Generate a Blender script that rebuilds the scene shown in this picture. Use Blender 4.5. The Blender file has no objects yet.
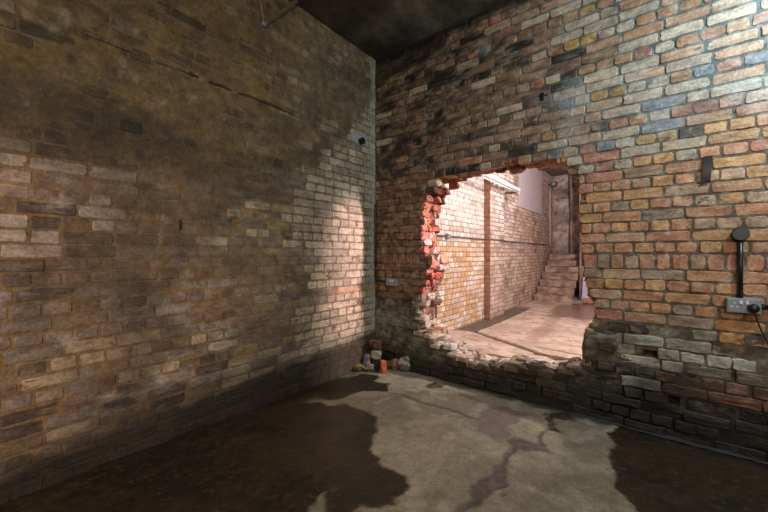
import bpy, bmesh, math, random
import numpy as np
from mathutils import Vector, Matrix, noise as mnoise

random.seed(7)
RNG = np.random.RandomState(11)
sc = bpy.context.scene
COL = sc.collection

# ------------------------------------------------------------------ camera
F = 341.0
AZ = math.radians(38.47)
CAM = np.array((2.51, -3.0, 1.24))
FW = np.array((-math.sin(AZ), math.cos(AZ), 0.0))
RT = np.array((math.cos(AZ), math.sin(AZ), 0.0))
HOR = 254.0
cd = bpy.data.cameras.new('camera')
cam = bpy.data.objects.new('camera', cd)
COL.objects.link(cam)
cam.location = CAM
cam.rotation_euler = (math.pi / 2, 0, AZ)
cd.sensor_width = 36.0
cd.lens = F / 768 * 36
cd.shift_y = -(256 - HOR) / 768
cd.clip_start = 0.02
sc.camera = cam


def ray(px, py):
    return FW + (px - 384) / F * RT + np.array((0, 0, (HOR - py) / F))


def on_right(px, py, y0=0.0):          # point (x, z) of the brick wall with the hole
    d = ray(px, py); t = (y0 - CAM[1]) / d[1]
    p = CAM + d * t
    return p[0], p[2]


def on_left(px, py, x0=0.0):           # (distance from the corner, z) on the left wall
    d = ray(px, py); t = (x0 - CAM[0]) / d[0]
    p = CAM + d * t
    return -p[1], p[2]


def on_floor(px, py, z0=0.0):
    d = ray(px, py); t = (z0 - CAM[2]) / d[2]
    p = CAM + d * t
    return p[0], p[1]


# ------------------------------------------------------------------ colours, noise
def lin(c):
    return c / 12.92 if c <= 0.04045 else ((c + 0.055) / 1.055) ** 2.4


def hx(s):
    s = s.lstrip('#')
    return np.array([lin(int(s[i:i + 2], 16) / 255) for i in (0, 2, 4)])


def hash2(ix, iy, seed):
    n = (ix.astype(np.int64) * 374761393 + iy.astype(np.int64) * 668265263 + seed * 1274126177) & 0xffffffff
    n = ((n ^ (n >> 13)) * 1274126177) & 0xffffffff
    n = n ^ (n >> 16)
    return (n & 0xffff) / 65535.0


def vnoise(x, y, seed=0):
    x = np.asarray(x, float); y = np.asarray(y, float)
    ix = np.floor(x); iy = np.floor(y)
    fx = x - ix; fy = y - iy
    fx = fx * fx * (3 - 2 * fx); fy = fy * fy * (3 - 2 * fy)
    a = hash2(ix, iy, seed); b = hash2(ix + 1, iy, seed)
    c = hash2(ix, iy + 1, seed); d = hash2(ix + 1, iy + 1, seed)
    return (a * (1 - fx) + b * fx) * (1 - fy) + (c * (1 - fx) + d * fx) * fy


def fbm(x, y, seed=0, octv=4):
    s = 0.0; a = 0.5; t = 0
    for o in range(octv):
        s = s + a * vnoise(np.asarray(x) * 2 ** o, np.asarray(y) * 2 ** o, seed + 17 * o)
        t += a; a *= 0.5
    return s / t


def sstep(a, b, x):
    t = np.clip((np.asarray(x, float) - a) / (b - a), 0, 1)
    return t * t * (3 - 2 * t)


def mix(a, b, t):
    t = np.asarray(t, float)
    if t.ndim:
        t = t[:, None]
    return a * (1 - t) + b * t


def inpoly(x, y, poly):
    x = np.asarray(x, float); y = np.asarray(y, float)
    ins = np.zeros(x.shape, bool)
    n = len(poly)
    for i in range(n):
        x1, y1 = poly[i]; x2, y2 = poly[(i + 1) % n]
        if y1 == y2:
            continue
        c = ((y1 > y) != (y2 > y)) & (x < (x2 - x1) * (y - y1) / (y2 - y1) + x1)
        ins ^= c
    return ins


def segdist(x, y, a, b):
    ax, ay = a; bx, by = b
    dx, dy = bx - ax, by - ay
    L = dx * dx + dy * dy + 1e-12
    t = np.clip(((x - ax) * dx + (y - ay) * dy) / L, 0, 1)
    return np.hypot(x - ax - t * dx, y - ay - t * dy)


def sdist(x, y, poly):                 # >0 inside
    d = np.full(np.shape(x), 1e9)
    for i in range(len(poly)):
        d = np.minimum(d, segdist(x, y, poly[i], poly[(i + 1) % len(poly)]))
    return np.where(inpoly(x, y, poly), d, -d)


# ------------------------------------------------------------------ materials
def surf_mat(name, scale=60.0, bump=0.25, speck=0.35, bumpdist=0.004, spec=0.5):
    """Material driven by the colour and roughness the mesh stores, with fine procedural grain."""
    m = bpy.data.materials.new(name); m.use_nodes = True
    nt = m.node_tree; N = nt.nodes; L = nt.links
    b = N['Principled BSDF']
    at = N.new('ShaderNodeAttribute'); at.attribute_name = 'tint'
    ar = N.new('ShaderNodeAttribute'); ar.attribute_name = 'rough'
    tc = N.new('ShaderNodeTexCoord')
    n1 = N.new('ShaderNodeTexNoise'); n1.inputs['Scale'].default_value = scale; n1.inputs['Detail'].default_value = 6; n1.inputs['Roughness'].default_value = 0.7
    n2 = N.new('ShaderNodeTexNoise'); n2.inputs['Scale'].default_value = scale * 0.22; n2.inputs['Detail'].default_value = 5; n2.inputs['Roughness'].default_value = 0.65
    L.new(tc.outputs['Object'], n1.inputs['Vector']); L.new(tc.outputs['Object'], n2.inputs['Vector'])
    mp = N.new('ShaderNodeMapRange'); mp.inputs['From Min'].default_value = 0.3; mp.inputs['From Max'].default_value = 0.7
    mp.inputs['To Min'].default_value = 1 - speck; mp.inputs['To Max'].default_value = 1 + speck
    L.new(n1.outputs['Fac'], mp.inputs['Value'])
    mp2 = N.new('ShaderNodeMapRange'); mp2.inputs['From Min'].default_value = 0.3; mp2.inputs['From Max'].default_value = 0.7
    mp2.inputs['To Min'].default_value = 1 - speck * 0.8; mp2.inputs['To Max'].default_value = 1 + speck * 0.8
    L.new(n2.outputs['Fac'], mp2.inputs['Value'])
    mu = N.new('ShaderNodeMath'); mu.operation = 'MULTIPLY'
    L.new(mp.outputs['Result'], mu.inputs[0]); L.new(mp2.outputs['Result'], mu.inputs[1])
    vm = N.new('ShaderNodeVectorMath'); vm.operation = 'SCALE'
    L.new(at.outputs['Color'], vm.inputs[0]); L.new(mu.outputs[0], vm.inputs['Scale'])
    L.new(vm.outputs['Vector'], b.inputs['Base Color'])
    L.new(ar.outputs['Fac'], b.inputs['Roughness'])
    b.inputs['Specular IOR Level'].default_value = spec
    ad = N.new('ShaderNodeMath'); ad.operation = 'ADD'
    L.new(n1.outputs['Fac'], ad.inputs[0]); L.new(n2.outputs['Fac'], ad.inputs[1])
    bu = N.new('ShaderNodeBump'); bu.inputs['Strength'].default_value = bump; bu.inputs['Distance'].default_value = bumpdist
    L.new(ad.outputs[0], bu.inputs['Height']); L.new(bu.outputs['Normal'], b.inputs['Normal'])
    return m


def flat_mat(name, hexc, rough=0.5, metal=0.0, var=0.15, scale=30.0, bump=0.05):
    m = bpy.data.materials.new(name); m.use_nodes = True
    nt = m.node_tree; N = nt.nodes; L = nt.links
    b = N['Principled BSDF']
    c = hx(hexc)
    tc = N.new('ShaderNodeTexCoord')
    n = N.new('ShaderNodeTexNoise'); n.inputs['Scale'].default_value = scale; n.inputs['Detail'].default_value = 5
    L.new(tc.outputs['Object'], n.inputs['Vector'])
    r = N.new('ShaderNodeValToRGB')
    r.color_ramp.elements[0].position = 0.3; r.color_ramp.elements[1].position = 0.7
    r.color_ramp.elements[0].color = (*np.clip(c * (1 - var), 0, 1), 1)
    r.color_ramp.elements[1].color = (*np.clip(c * (1 + var), 0, 1), 1)
    L.new(n.outputs['Fac'], r.inputs['Fac']); L.new(r.outputs['Color'], b.inputs['Base Color'])
    b.inputs['Roughness'].default_value = rough; b.inputs['Metallic'].default_value = metal
    bu = N.new('ShaderNodeBump'); bu.inputs['Strength'].default_value = bump; bu.inputs['Distance'].default_value = 0.003
    L.new(n.outputs['Fac'], bu.inputs['Height']); L.new(bu.outputs['Normal'], b.inputs['Normal'])
    return m


M_BRICK = surf_mat('weathered_brick', 70, 0.7, 0.36, 0.006)
M_CRUST = surf_mat('grimy_brick', 55, 0.7, 0.40, 0.007)
M_FLOOR = surf_mat('stained_concrete', 55, 0.45, 0.28, 0.004)
M_CEIL = surf_mat('sooty_concrete', 9, 0.5, 0.45, 0.01)
M_STONE = surf_mat('rubble_stone', 40, 0.6, 0.35, 0.006)
M_BLACK = flat_mat('black_plastic', '#15171a', 0.35)
M_STEEL = flat_mat('grey_steel', '#8d959c', 0.38, 0.4)
M_WHITE = flat_mat('white_plastic', '#d6d8d6', 0.4)
M_RUST = flat_mat('rusty_iron', '#7d6a50', 0.7, 0.3, 0.4, 60, 0.3)
M_PALE = flat_mat('pale_enamel', '#c9ccd0', 0.4)
M_PANEL = flat_mat('lilac_board', '#b3aab4', 0.7, 0, 0.08, 8)
M_CEMENT = flat_mat('cement', '#98989a', 0.85, 0, 0.25, 40, 0.5)
M_LILAC = flat_mat('lilac_plastic', '#a9a6bf', 0.5, 0, 0.15, 10)


# ------------------------------------------------------------------ mesh collector
class Acc:
    def __init__(s):
        s.v = []; s.f = []; s.c = []; s.r = []; s.n = 0

    def add(s, v, f, c, r):
        v = np.asarray(v, float); k = len(v)
        s.v.append(v)
        c = np.asarray(c, float)
        if c.ndim == 1:
            c = np.tile(c, (k, 1))
        s.c.append(c)
        s.r.append(np.full(k, r) if np.ndim(r) == 0 else np.asarray(r))
        b = s.n
        s.f.extend([tuple(i + b for i in q) for q in f])
        s.n += k

    def build(s, name, mat, parent=None, smooth=True):
        me = bpy.data.meshes.new(name)
        V = np.concatenate(s.v)
        me.from_pydata(V.tolist(), [], s.f)
        C = np.clip(np.concatenate(s.c), 0.002, 0.95)
        a = me.attributes.new('tint', 'FLOAT_COLOR', 'POINT')
        a.data.foreach_set('color', np.concatenate([C, np.ones((len(C), 1))], 1).astype(np.float32).ravel())
        a = me.attributes.new('rough', 'FLOAT', 'POINT')
        a.data.foreach_set('value', np.concatenate(s.r).astype(np.float32))
        if smooth:
            me.polygons.foreach_set('use_smooth', [True] * len(me.polygons))
        me.materials.append(mat)
        me.update()
        if smooth:
            me.set_sharp_from_angle(angle=math.radians(32))
        o = bpy.data.objects.new(name, me)
        COL.objects.link(o)
        if parent:
            o.parent = parent
        return o


def props(o, label=None, cat=None, group=None, kind=None):
    if label: o['label'] = label
    if cat: o['category'] = cat
    if group: o['group'] = group
    if kind: o['kind'] = kind
    return o


# ------------------------------------------------------------------ brickwork
UNIT = []
for sx, sy, seq in ((1, 1, ((1, 0), (0, 1))), (-1, 1, ((0, 1), (1, 0))), (-1, -1, ((1, 0), (0, 1))), (1, -1, ((0, 1), (1, 0)))):
    for k, (ix, iy) in enumerate(seq):
        UNIT.append((sx, sy, ix, iy))
# ring order: right-top corner, top side, left-top, left side, left-bottom, bottom, right-bottom, right side
_ring = []
for i, (sx, sy, ix, iy) in enumerate(UNIT):
    _ring.append((sx, sy, ix, iy))
    if i == 1:
        _ring += [(0.5, 1, 0, 0), (0, 1, 0, 0), (-0.5, 1, 0, 0)]
    if i == 3:
        _ring += [(-1, 0, 0, 0)]
    if i == 5:
        _ring += [(-0.5, -1, 0, 0), (0, -1, 0, 0), (0.5, -1, 0, 0)]
    if i == 7:
        _ring += [(1, 0, 0, 0)]
RING = np.array(_ring, float)
NR = len(RING)
BF = []
for k in range(3):
    for i in range(NR):
        j = (i + 1) % NR
        BF.append((k * NR + i, k * NR + j, (k + 1) * NR + j, (k + 1) * NR + i))
for i in range(NR):
    BF.append((3 * NR + i, 3 * NR + (i + 1) % NR, 4 * NR))


def brick(acc, cu, cz, w, h, proud, T, colfn, base, rough, cr=0.012, jit=0.003, ch=0.005, back=0.03, tilt=0.0, dn=0.002):
    """One worn brick: chamfered face, irregular outline. T maps (u, z, d) arrays to world."""
    cr = min(cr, w * 0.3, h * 0.35)
    x = RING[:, 0] * w / 2; y = RING[:, 1] * h / 2
    # cut corners: move along the side
    x = x - np.sign(RING[:, 0]) * RING[:, 3] * 0 - np.sign(RING[:, 0]) * RING[:, 2] * 0
    x = x - np.where(RING[:, 3] > 0, np.sign(RING[:, 0]) * cr, 0)
    y = y - np.where(RING[:, 2] > 0, np.sign(RING[:, 1]) * cr, 0)
    x = x + RNG.uniform(-jit, jit, NR); y = y + RNG.uniform(-jit, jit, NR)
    ux, uy = RNG.uniform(-tilt, tilt, 2)
    def lay(k, d):
        kx = 1 - k / (w / 2); ky = 1 - k / (h / 2)
        xx, yy = x * kx, y * ky
        return xx, yy, d + xx * ux + yy * uy
    a = lay(0, np.full(NR, -back)); a = (a[0], a[1], np.full(NR, -back))
    b = lay(0, proud - ch + RNG.uniform(-dn, dn, NR) * 0.5)
    c = lay(ch, proud + RNG.uniform(-dn, dn, NR) * 0.5)
    d = lay(h * 0.28, proud + RNG.uniform(-dn, dn, NR))
    e = (np.zeros(1), np.zeros(1), np.array([proud + RNG.uniform(-dn, dn)]))
    X = np.concatenate([a[0], b[0], c[0], d[0], e[0]]) + cu
    Y = np.concatenate([a[1], b[1], c[1], d[1], e[1]]) + cz
    D = np.concatenate([a[2], b[2], c[2], d[2], e[2]])
    col = colfn(X, Y, base)
    acc.add(T(X, Y, D), BF, col, rough)


def pick(pal):
    w = np.array([p[1] for p in pal]); w = w / w.sum()
    return pal[RNG.choice(len(pal), p=w)][0].copy()


def P(*items):
    return [(hx(h), w) for h, w in items]


def rows_regular(z0, z1, h=0.076):
    out = []; z = z0
    while z < z1 - 0.01:
        out.append((z, min(h, z1 - z))); z += h
    return out


def course_bricks(u0, u1, kind, off):
    """List of (u_left, width) cells along a course."""
    cells = []; u = u0 - off
    while u < u1:
        w = {'H': 0.116, 'S': 0.232, 'E': 0.086}[kind]
        if kind == 'S' and RNG.rand() < 0.06: w = 0.116
        w += RNG.uniform(-0.006, 0.006)
        a = max(u, u0); b = min(u + w, u1)
        if b - a > 0.03:
            cells.append((a, b - a))
        u += w
    return cells


def grid_mesh(acc, us, zs, T, depthfn, colfn, roughfn, keep=None, flip=False):
    U, Z = np.meshgrid(us, zs)
    nu, nz = len(us), len(zs)
    u = U.ravel(); z = Z.ravel()
    d = depthfn(u, z)
    idx = np.arange(nu * nz).reshape(nz, nu)
    q = np.stack([idx[:-1, :-1].ravel(), idx[:-1, 1:].ravel(), idx[1:, 1:].ravel(), idx[1:, :-1].ravel()], 1)
    if keep is not None:
        cu = (u[q[:, 0]] + u[q[:, 1]]) / 2; cz = (z[q[:, 0]] + z[q[:, 2]]) / 2
        q = q[keep(cu, cz)]
    if flip:
        q = q[:, ::-1]
    acc.add(T(u, z, d), [tuple(int(i) for i in t) for t in q], colfn(u, z), roughfn(u, z))
    return q, u, z, d


CEIL_Z = 3.46
WT = 0.33           # thickness of the wall with the hole
ZF = 0.13           # floor level of the room beyond

# ================================================================== WALL WITH THE HOLE
HOLE_PX = [(427, 179), (440, 176), (460, 171), (485, 167), (500, 165), (515, 161), (540, 161), (556, 160), (566, 162), (572, 173), (578, 183),
           (580, 195), (579, 220), (579, 240), (580, 256), (584, 277), (590, 298), (595, 305), (595, 320), (583, 334), (581, 350), (580.5, 367),
           (570, 368.5), (551, 368.5), (538, 366), (525, 363), (511, 366), (490, 365), (474, 363), (463, 365), (463, 358), (451, 353), (448, 345),
           (434, 344), (431, 335), (417, 331), (421, 323), (420, 312), (423, 302), (422, 291), (426, 282), (427, 273), (432, 267), (432, 256),
           (423, 254), (423, 240), (423, 221), (423, 211), (426, 204), (429, 192)]
HOLE = [on_right(*p) for p in HOLE_PX]


def hole_span(z):
    """x interval of the opening at height z, or None."""
    xs = []
    n = len(HOLE)
    for i in range(n):
        (x1, z1), (x2, z2) = HOLE[i], HOLE[(i + 1) % n]
        if (z1 > z) != (z2 > z):
            xs.append(x1 + (x2 - x1) * (z - z1) / (z2 - z1))
    if len(xs) < 2:
        return None
    return min(xs), max(xs)


def T_right(u, z, d):
    return np.stack([u, -d, z], 1)


UP = P(('#ad9c88', .34), ('#a07a5a', .28), ('#a5834f', .06), ('#6c7076', .08), ('#946550', .18), ('#4c443d', .06))
UPS = P(('#ae9d88', .50), ('#a68d72', .26), ('#a37e60', .20), ('#73747a', .04))
UPD = P(('#7d6250', .34), ('#8d715c', .22), ('#5a483c', .2), ('#35302c', .18), ('#7c6448', .06))
MID = P(('#c0905e', .32), ('#ba8460', .28), ('#b48f70', .18), ('#b0755a', .13), ('#98806c', .09))
MIDL = P(('#8a6549', .4), ('#7c573f', .3), ('#6b4c3b', .2), ('#8f6c4e', .1))
LOWR = P(('#85543c', .45), ('#8f5c42', .3), ('#735640', .15), ('#4a3d33', .1))
LOWG = P(('#a8a595', .5), ('#969080', .3), ('#827a66', .2))
LOWD = P(('#3a3028', .5), ('#272220', .35), ('#5f4a38', .15))
LOWL = P(('#7d7d6c', .5), ('#6b6653', .25), ('#5a4a3a', .25))
LOWH = P(('#8a785c', .4), ('#6d5d49', .3), ('#937a54', .2), ('#463c32', .1))


LIGHT_BLOCKS = [on_right(*p) for p in ((650, 346), (652, 368), (656, 387), (690, 357), (716, 362), (745, 364), (620, 335), (604, 340))]


def right_base(x, z, kind):
    n = float(fbm(np.array([x * 1.3]), np.array([z * 1.3]), 5)[0]) - 0.5
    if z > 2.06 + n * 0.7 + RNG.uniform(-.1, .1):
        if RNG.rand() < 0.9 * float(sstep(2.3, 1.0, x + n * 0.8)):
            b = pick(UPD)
        else:
            b = pick(UPS if kind == 'S' else UP)
    elif z > 0.74 + n * 0.12:
        b = pick(MIDL if x < 0.85 and RNG.rand() < 0.97 else MID)
    else:
        if x < 0.95:
            b = pick(LOWL)
        elif x < 2.1:
            b = pick(LOWH)
        elif z > 0.5 + n * .1:
            b = pick(LOWG if (RNG.rand() < 0.75 and x > 2.3) else LOWH)
        elif z > 0.27 and x > 2.35:
            b = pick(LOWR)
        else:
            b = pick(LOWD)
    for (lx, lz) in LIGHT_BLOCKS:
        if abs(x - lx) < .13 and abs(z - lz) < .038: b = hx('#b9b6a6')
    return b * RNG.uniform(0.82, 1.15)


def right_stain(x, z, base):
    c = np.tile(base, (len(x), 1)) if np.ndim(base) == 1 else base
    n = fbm(x * 3.1, z * 3.1, 21); n2 = fbm(x * 9, z * 9, 22)
    mo = fbm(x * 26, z * 34, 23, 3)
    c = mix(c, c * np.array((.62, .60, .58)), .9 * sstep(.5, .72, mo))
    c = mix(c, c * .6 + hx('#b9ab98') * .45, .7 * sstep(.5, .28, mo))
    # black soot creeping from the ceiling corner
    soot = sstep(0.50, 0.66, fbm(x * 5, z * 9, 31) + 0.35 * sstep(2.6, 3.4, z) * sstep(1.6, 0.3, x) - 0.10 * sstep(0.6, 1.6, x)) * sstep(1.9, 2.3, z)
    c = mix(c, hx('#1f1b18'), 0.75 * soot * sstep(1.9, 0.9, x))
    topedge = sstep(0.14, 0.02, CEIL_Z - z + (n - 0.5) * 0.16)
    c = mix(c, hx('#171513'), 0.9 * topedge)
    # damp, dirt and moss near the ground
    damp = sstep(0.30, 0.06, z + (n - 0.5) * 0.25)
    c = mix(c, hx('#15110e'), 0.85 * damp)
    dirt = sstep(0.85, 0.35, z + (n - 0.5) * 0.5)
    c = mix(c, hx('#3a3328'), 0.5 * dirt * sstep(0.35, 0.65, n2))
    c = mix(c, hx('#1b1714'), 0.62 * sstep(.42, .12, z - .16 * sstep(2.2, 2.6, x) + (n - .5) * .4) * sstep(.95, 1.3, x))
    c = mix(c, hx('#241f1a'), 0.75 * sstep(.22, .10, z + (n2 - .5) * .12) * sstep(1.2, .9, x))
    # stain below the small socket, left of the hole
    st = sstep(0.35, 0.05, np.hypot((x - 0.55) * 1.0, (z - 0.76) * 1.7)) * sstep(0.35, 0.6, n2)
    c = mix(c, hx('#1c1814'), 0.85 * st)
    # pale grey mottling in the upper courses, mostly to the right
    bl = sstep(0.56, 0.72, fbm(x * 4, z * 4, 41)) * sstep(1.9, 2.2, z) * sstep(1.3, 2.2, x)
    c = mix(c, hx('#b9bdb8'), 0.25 * bl)
    return c


def right_mortar(x, z):
    c = np.tile(hx('#625341'), (len(x), 1))
    c = mix(c, hx('#55605c'), sstep(1.9, 2.5, z) * sstep(1.4, 2.4, x))
    c = mix(c, hx('#4c4034'), sstep(1.2, 0.7, x))
    c = mix(c, hx('#8a8473'), sstep(0.84, 0.66, z) * sstep(0.45, 0.66, fbm(x * 4, z * 4, 55)))
    c = mix(c, hx('#40382e'), sstep(0.55, 0.3, z))
    c = mix(c, hx('#6f6d5d'), sstep(.95, .8, x) * sstep(.75, .65, z) * .8)
    rim = sstep(0.06, 0.01, -sdist(x, z, HOLE))
    c = mix(c, hx('#80563a'), 0.7 * rim * sstep(0.9, 1.1, z))
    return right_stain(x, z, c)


POCKETS_PX = [((646, 350, 659, 361)), ((646, 376, 660, 388)), ((668, 397, 680, 404)), ((540, 91, 545, 101))]
POCKETS = []
for (a, b, c_, d_) in POCKETS_PX:
    x1, z1 = on_right(a, b); x2, z2 = on_right(c_, d_)
    POCKETS.append((x1, min(z1, z2), x2, max(z1, z2)))


def build_right_wall():
    acc = Acc()
    X0, X1 = -0.35, 5.2
    us = np.concatenate([np.arange(X0, 3.2, 0.022), np.arange(3.2, X1 + 0.05, 0.1)])
    zs = np.arange(-0.02, CEIL_Z + 0.03, 0.022)

    def dep(u, z):
        d = (fbm(u * 14, z * 14, 61) - 0.5) * 0.008
        low = sstep(0.78, 0.6, z)
        d = d - low * (0.004 + 0.03 * sstep(0.5, 0.75, fbm(u * 5, z * 8, 62)))
        for (a, b, c, e) in POCKETS:
            ins = (u > a) & (u < c) & (z > b) & (z < e)
            d = np.where(ins, -0.10, d)
        ds = sdist(u, z, HOLE)
        return d - 0.02 * sstep(-0.05, 0.02, ds)

    def T(u, z, d):
        return T_right(u, z, d)

    ui = np.digitize
    keep = lambda cu, cz: sdist(cu, cz, HOLE) < -0.012
    q, u, z, d = grid_mesh(acc, us, zs, T, dep, right_mortar, lambda u, z: np.full(len(u), 0.8), keep)
    # ragged reveal: pull the boundary edges of the opening through the thickness of the wall
    cnt = {}
    for t in q:
        t = [int(i) for i in t]
        for i in range(4):
            a, b = t[i], t[(i + 1) % 4]
            if (b, a) in cnt: del cnt[(b, a)]
            else: cnt[(a, b)] = 1
    keys = [e for e in cnt if abs(u[e[0]] - 1.4) < 0.95 and 0.1 < z[e[0]] < 2.3 and abs(u[e[1]] - 1.4) < 0.95]
    vid = sorted({i for e in keys for i in e})
    steps = 14
    m = {}
    V = []; C = []; 
    for i in vid:
        for s in range(steps + 1):
            m[(i, s)] = len(V)
            jx = (mnoise.noise(Vector((u[i] * 9, z[i] * 9, s * 0.6))) * 0.035 + mnoise.noise(Vector((u[i] * 25, z[i] * 25, s * 1.7))) * 0.012) if s else 0
            jz = (mnoise.noise(Vector((u[i] * 9 + 50, z[i] * 9, s * 0.6))) * 0.03 + mnoise.noise(Vector((u[i] * 25 + 9, z[i] * 25, s * 1.7))) * 0.012) if s else 0
            if z[i] > 1.8: jx *= .3; jz = abs(jz) * .6
            dd = d[i] if s == 0 else -(0.01 + s / steps * (WT - 0.01))
            V.append((u[i] + jx, -dd, z[i] + jz))
            n = mnoise.noise(Vector((u[i] * 12, z[i] * 12, s * 0.9)))
            if z[i] > 1.85:
                c = hx('#85603f') * (1 + 0.5 * n)
            elif z[i] < 0.5:
                c = hx('#b39c8c') * (1 + 0.4 * n)
            else:
                c = (hx('#94594a') if n > -0.15 else hx('#94857a')) * (1 + 0.4 * n)
                if u[i] > 1.5: c = hx('#7c6248') * (1 + .4 * n)
            C.append(c)
    Fc = []
    for (a, b) in keys:
        for s in range(steps):
            Fc.append((m[(b, s)], m[(a, s)], m[(a, s + 1)], m[(b, s + 1)]))
    acc.add(np.array(V), Fc, np.array(C), 0.85)
    # back face of the wall, seen only from the room beyond
    q2, _, _, _ = grid_mesh(acc, us[::2], zs[::2], lambda u, z, d: np.stack([u, np.full(len(u), WT), z], 1), lambda u, z: 0 * u,
                            lambda u, z: np.tile(hx('#a08a7c'), (len(u), 1)), lambda u, z: np.full(len(u), .85),
                            lambda cu, cz: sdist(cu, cz, HOLE) < 0.0, flip=True)
    # courses
    rows = []
    zt = 1.24; k = 0
    while zt < CEIL_Z - 0.02:
        kind = 'S' if k % 2 == 1 else 'H'
        if zt > 2.2: kind = 'S' if (k % 3) else 'H'
        rows.append((zt, 0.076, kind)); zt += 0.076; k += 1
    rows.append((1.133, 0.107, 'E'))
    zb = 1.133; k = 0
    while zb > 0.01:
        zb -= 0.076; rows.append((max(zb, -0.01), 0.076, 'S' if k % 2 == 0 else 'H')); k += 1
    for ri, (z0, h, kind) in enumerate(rows):
        zc = z0 + h / 2
        off = {'S': 0.0, 'H': 0.058, 'E': 0.03}[kind] + RNG.uniform(-0.03, 0.03) + (0.116 if (kind == 'S' and ri % 3 == 0) else 0)
        low = zc < 0.74
        cells = course_bricks(0.0, 3.9, kind, off)
        for (a, w) in cells:
            parts = [(a, a + w)]
            sp = hole_span(zc)
            near = False
            if sp:
                xl, xr = sp
                # toothed on the left, cleaner on the right
                rl = xl + RNG.uniform(-0.05, 0.03); rr = xr + RNG.uniform(-0.006, 0.012)
                np_ = []
                for (s, e) in parts:
                    if e <= rl or s >= rr: np_.append((s, e))
                    else:
                        if s < rl - 0.035: np_.append((s, rl)); near = True
                        if e > rr + 0.035: np_.append((rr, e)); near = True
                parts = np_
            for (s, e) in parts:
                cu = (s + e) / 2; wd = e - s
                if any(pa[0] < cu < pa[2] and pa[1] < zc < pa[3] for pa in POCKETS): continue
                jo = 0.011
                wave = (float(vnoise(np.array([cu * 1.5]), np.array([ri * 0.35]), 77)[0]) - .5) * 0.014
                base = right_base(cu, zc, kind)
                if low:
                    if RNG.rand() < 0.05: continue
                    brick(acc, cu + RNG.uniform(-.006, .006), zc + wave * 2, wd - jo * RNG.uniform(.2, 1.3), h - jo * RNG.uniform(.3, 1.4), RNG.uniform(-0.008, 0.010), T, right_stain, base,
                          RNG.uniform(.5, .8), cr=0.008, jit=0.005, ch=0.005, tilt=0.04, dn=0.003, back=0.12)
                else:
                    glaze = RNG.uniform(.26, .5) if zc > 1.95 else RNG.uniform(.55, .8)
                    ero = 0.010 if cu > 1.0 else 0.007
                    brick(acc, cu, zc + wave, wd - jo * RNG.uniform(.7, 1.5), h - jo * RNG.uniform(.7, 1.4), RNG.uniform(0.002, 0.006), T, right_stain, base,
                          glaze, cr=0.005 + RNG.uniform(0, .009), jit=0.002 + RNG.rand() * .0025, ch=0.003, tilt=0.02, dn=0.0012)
    # broken brick ends in the left reveal, three bricks deep
    REV = P(('#a0604a', .40), ('#8f4d3a', .2), ('#ab8068', .16), ('#b3a296', .16), ('#5e3c32', .08))
    REVL = P(('#b7a294', .4), ('#a7745a', .25), ('#c9b9ac', .2), ('#75584a', .15))

    def T_rev(x0):
        return lambda u, z, d: np.stack([x0 + d, u, z], 1)
    for (z0, h, kind) in rows:
        zc = z0 + h / 2
        sp = hole_span(zc)
        if not sp or zc > 2.0: continue
        off = RNG.uniform(0, 0.08)
        y = -0.004
        while y < WT - 0.02:
            w = RNG.choice([0.075, 0.11, 0.14])
            w = min(w, WT - y)
            if w > 0.03 and RNG.rand() < 0.93:
                stick = RNG.uniform(-0.035, 0.045) + max(0, zc - 1.72) * .55 * RNG.uniform(.6, 1.2)
                pal = REV if zc > 0.85 else REVL
                brick(acc, y + w / 2, zc + RNG.uniform(-.006, .006), w - 0.010, h - 0.013, 0.0, T_rev(sp[0] + stick), lambda X, Y, b: np.tile(b, (len(X), 1)), pick(pal) * RNG.uniform(.8, 1.15),
                      0.85, cr=0.016, jit=0.008, ch=0.01, tilt=0.45, dn=0.008, back=0.11)
            y += w
        # right reveal faces away from the camera
        y = 0.0
        while y < WT - 0.02:
            w = min(RNG.choice([0.11, 0.22]), WT - y)
            if w > 0.03:
                brick(acc, -(y + w / 2), zc, w - 0.01, h - 0.012, 0.0, lambda u, z, d, x0=sp[1] - RNG.uniform(-.012, .004): np.stack([x0 - d, -u, z], 1), lambda X, Y, b: np.tile(b, (len(X), 1)),
                      pick(P(('#8c7250', .5), ('#75604a', .3), ('#94785a', .2))), .85, cr=.014, jit=.006, ch=.008, tilt=.3, dn=.006, back=.06)
            y += w
    # soffit and sill: broken bricks along the lower and upper edges
    n = len(HOLE)
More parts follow.
